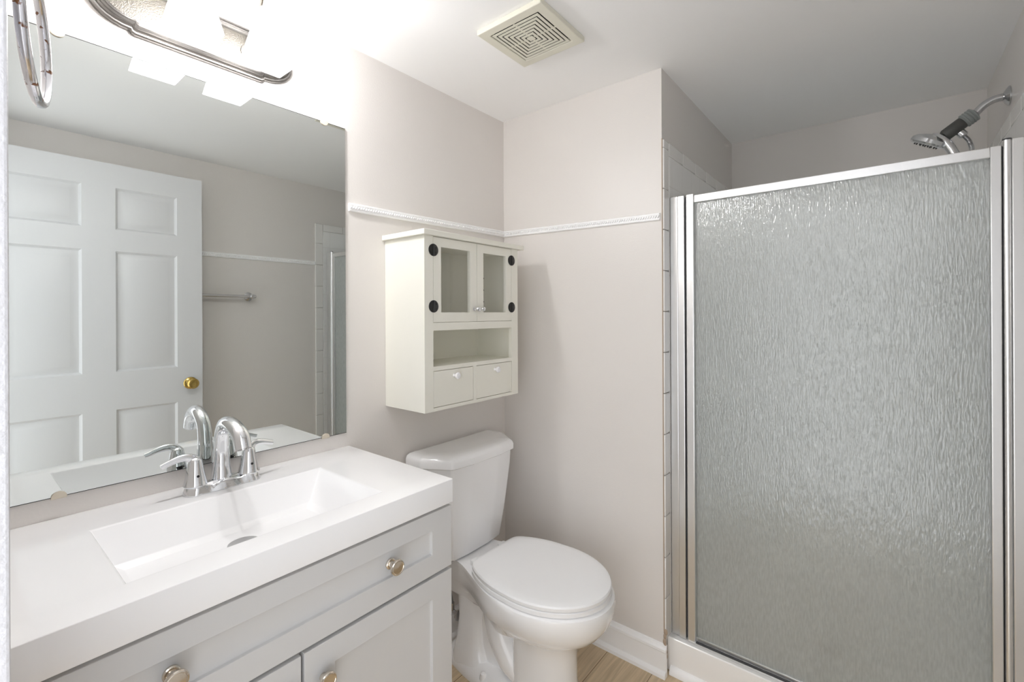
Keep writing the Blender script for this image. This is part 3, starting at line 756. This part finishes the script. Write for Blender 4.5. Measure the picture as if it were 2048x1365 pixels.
def tank_ring(hb, hf, xb, xs, xf, bow, z, r=0.02):
    pts = [(xb, -hb), (xs, -hb), (xf, -hf), (xf + bow, -hf * 0.45), (xf + bow, hf * 0.45), (xf, hf), (xs, hb), (xb, hb)]
    return [(p.x, TY + p.y, z) for p in round_poly(pts, [0.008, r * 1.5, r, 0.2, 0.2, r, r * 1.5, 0.008], 5)]
bm = loft(BM(), [tank_ring(0.165, 0.120, 0.03, 0.10, 0.145, 0.006, 0.404, 0.02), tank_ring(0.175, 0.130, 0.026, 0.11, 0.155, 0.008, 0.415), tank_ring(0.198, 0.147, 0.02, 0.10, 0.172, 0.010, 0.55),
                  tank_ring(0.217, 0.160, 0.016, 0.095, 0.187, 0.011, 0.70), tank_ring(0.221, 0.163, 0.015, 0.095, 0.190, 0.011, 0.759)])
link('tank', bm, M_porc, to, angle=40)
def lid_r(g, z): return tank_ring(0.231 - g, 0.170 - g, 0.012 + g * 0.5, 0.098, 0.200 - g, 0.012, z, 0.022)
link('tank_lid', loft(BM(), [lid_r(0.004, 0.7595), lid_r(0.0, 0.763), lid_r(0.0, 0.783), lid_r(0.004, 0.794), lid_r(0.013, 0.801), lid_r(0.03, 0.8045), lid_r(0.05, 0.8058)]), M_porc, to, angle=40)

# water supply valve by the toilet
sv = thing('supply_valve', 'small chrome water supply valve on the wall between vanity and toilet', 'supply valve', (0.0, -0.393, 0.15))
link('flange', lathe(BM(), (0.0, -0.393, 0.15), (1, 0, 0), [(0, 0.026), (0.003, 0.026), (0.006, 0.014), (0.006, 0)], 20), M_chrome_dull, sv)
bm = BM(); tube(bm, [(0.0, -0.393, 0.15), (0.085, -0.393, 0.15)], 0.009, 14, smooth=False); tube(bm, [(0.06, -0.393, 0.15), (0.06, -0.393, 0.185)], 0.008, 12, smooth=False)
link('valve_body', bm, M_chrome_dull, sv)
link('valve_handle', lathe(BM(), (0.085, -0.393, 0.15), (1, -0.1, 0), [(0, 0.006), (0.006, 0.006), (0.007, 0.020), (0.013, 0.021), (0.015, 0.017), (0.015, 0)], 10), M_chrome_dull, sv)
link('supply_hose', tube(BM(), [(0.06, -0.393, 0.18), (0.058, -0.412, 0.26), (0.06, -0.45, 0.33), (0.07, -0.47, 0.385), (0.07, -0.465, 0.402)], 0.005, 10), M_grey, sv)

# ------------------------------------------------------------------ wall cabinet above the toilet
XF = 0.212
wc = thing('wall_cabinet', 'cream wall cabinet with two glass doors above the toilet', 'cabinet', (0, -0.41, 0.985))
Y0, Y1, Z0, Z1 = -0.655, -0.168, 0.985, 1.567
bm = BM(); t = 0.016
box(bm, 0.001, XF - 0.016, Y0, Y0 + t, Z0, Z1); box(bm, 0.001, XF - 0.016, Y1 - t, Y1, Z0, Z1)
for z in (Z0, 1.118, 1.262, Z1 - t): box(bm, 0.001, XF - 0.016, Y0 + t, Y1 - t, z, z + 0.014)
box(bm, 0.001, 0.007, Y0 + t, Y1 - t, Z0, Z1)
# face frame
box(bm, XF - 0.016, XF, Y0, -0.618, Z0, Z1); box(bm, XF - 0.016, XF, -0.207, Y1, Z0, Z1)
for a, b in ((Z0, 0.9965), (1.1195, 1.1335), (1.2535, 1.280)): box(bm, XF - 0.016, XF, -0.618, -0.207, a, b)
box(bm, XF - 0.016, XF, -0.4275, -0.4125, 0.9965, 1.1195)
link('cabinet_body', bm, M_cream, wc)
link('crown', bx(0.001, 0.227, -0.668, -0.143, Z1 + 0.0005, 1.585), M_cream, wc, bevel=0.0015)
bm = BM()
for z in (1.36, 1.41, 1.46):
    for x in (0.04, 0.155):
        lathe(bm, (x, Y1 - t - 0.0002, z), (0, -1, 0), [(0, 0.0028), (0.0006, 0.0028), (0.0006, 0)], 10)
link('pin_hole', bm, M_dark, wc)['kind'] = 'stuff'
def gdoor(y0, y1, knob_y, hy):
    bm = BM(); z0, z1 = 1.2815, 1.5655; x1, x0 = XF, XF - 0.015
    sy, sz0, sz1 = 0.034, 0.0325, 0.031
    box(bm, x0, x1, y0, y0 + sy, z0, z1); box(bm, x0, x1, y1 - sy, y1, z0, z1)
    box(bm, x0, x1, y0 + sy, y1 - sy, z0, z0 + sz0); box(bm, x0, x1, y0 + sy, y1 - sy, z1 - sz1, z1)
    d = link('door', bm, M_cream, wc)
    link('glass_pane', bx(x0 + 0.003, x0 + 0.006, y0 + sy, y1 - sy, z0 + sz0, z1 - sz1), M_pane, d, smooth=False)
    link('knob', lathe(BM(), (XF, knob_y, 1.326), (1, 0, 0), [(0, 0.007), (0.003, 0.007), (0.005, 0.0035), (0.012, 0.003), (0.016, 0.006), (0.020, 0.0085), (0.024, 0.007), (0.026, 0)], 20), M_chrome, d)['label'] = 'chrome knob'
    for hz in (1.521, 1.334):
        bm = BM()
        lathe(bm, (XF, hy, hz), (1, 0, 0), [(0, 0.0205), (0.0018, 0.0205), (0.0024, 0.0195), (0.0024, 0)], 28)
        tube(bm, [(XF + 0.003, hy, hz - 0.019), (XF + 0.003, hy, hz + 0.019)], 0.0032, 10, smooth=False)
        for a in (-0.011, 0.011):
            for b in (-0.008, 0.008): lathe(bm, (XF + 0.0022, hy + a, hz + b), (1, 0, 0), [(0, 0.0025), (0.001, 0.0022), (0.0013, 0)], 8)
        link('hinge', bm, M_iron, d)['label'] = 'round black hinge'
gdoor(-0.6165, -0.4085, -0.421, -0.6165); gdoor(-0.4065, -0.2085, -0.394, -0.2075)
for y0, y1 in ((-0.6165, -0.429), (-0.411, -0.2085)):
    d = link('drawer', bx(0.03, XF - 0.0005, y0, y1, 0.998, 1.1178), M_cream, wc, bevel=0.001)
    link('knob', lathe(BM(), (XF - 0.0005, (y0 + y1) / 2, 1.096), (1, 0, 0), [(0, 0.006), (0.004, 0.005), (0.010, 0.0055), (0.014, 0.0105), (0.019, 0.0115), (0.022, 0.009), (0.023, 0)], 22), M_wknob, d)['label'] = 'white knob'

# ------------------------------------------------------------------ exhaust fan cover
vx, vy, VH = 0.5065, -0.4635, 0.122
ve = thing('exhaust_fan', 'square ivory exhaust fan grille on the ceiling', 'exhaust fan', (vx, vy, H))
def sqring(bm, h0, h1, z0, z1):
    # square ring between half-sizes h1 (inner) and h0 (outer)
    def q(h, z): return [(vx - h, vy - h, z), (vx + h, vy - h, z), (vx + h, vy + h, z), (vx - h, vy + h, z)]
    A = [[bm.verts.new(p) for p in q(h, z)] for h, z in ((h0, z0), (h0, z1), (h1, z1), (h1, z0))]
    for a in range(4):
        r0, r1 = A[a], A[(a + 1) % 4]
        for k in range(4): bm.faces.new((r0[k], r0[(k + 1) % 4], r1[(k + 1) % 4], r1[k]))
bm = BM(); sqring(bm, VH, 0.0915, H - 0.017, H - 0.0002)
link('cover_frame', bm, M_vent, ve, bevel=0.003, seg=2)
link('recess_shade', bx(vx - 0.0912, vx + 0.0912, vy - 0.0912, vy + 0.0912, H - 0.0025, H - 0.0005), M_dark, ve)  # near-black sheet, stands in for the shade deep behind the slots
bm = BM(); pitch = 0.0128; hh = 0.0875
while hh > 0.018:
    sqring(bm, hh, hh - 0.0083, H - 0.0165, H - 0.0148); hh -= pitch
box(bm, vx - hh, vx + hh, vy - hh, vy + hh, H - 0.0165, H - 0.0148)
box(bm, vx - 0.0915, vx + 0.0915, vy - 0.0025, vy + 0.0025, H - 0.0152, H - 0.013); box(bm, vx - 0.0025, vx + 0.0025, vy - 0.0915, vy + 0.0915, H - 0.0152, H - 0.013)
link('grille', bm, M_vent, ve)
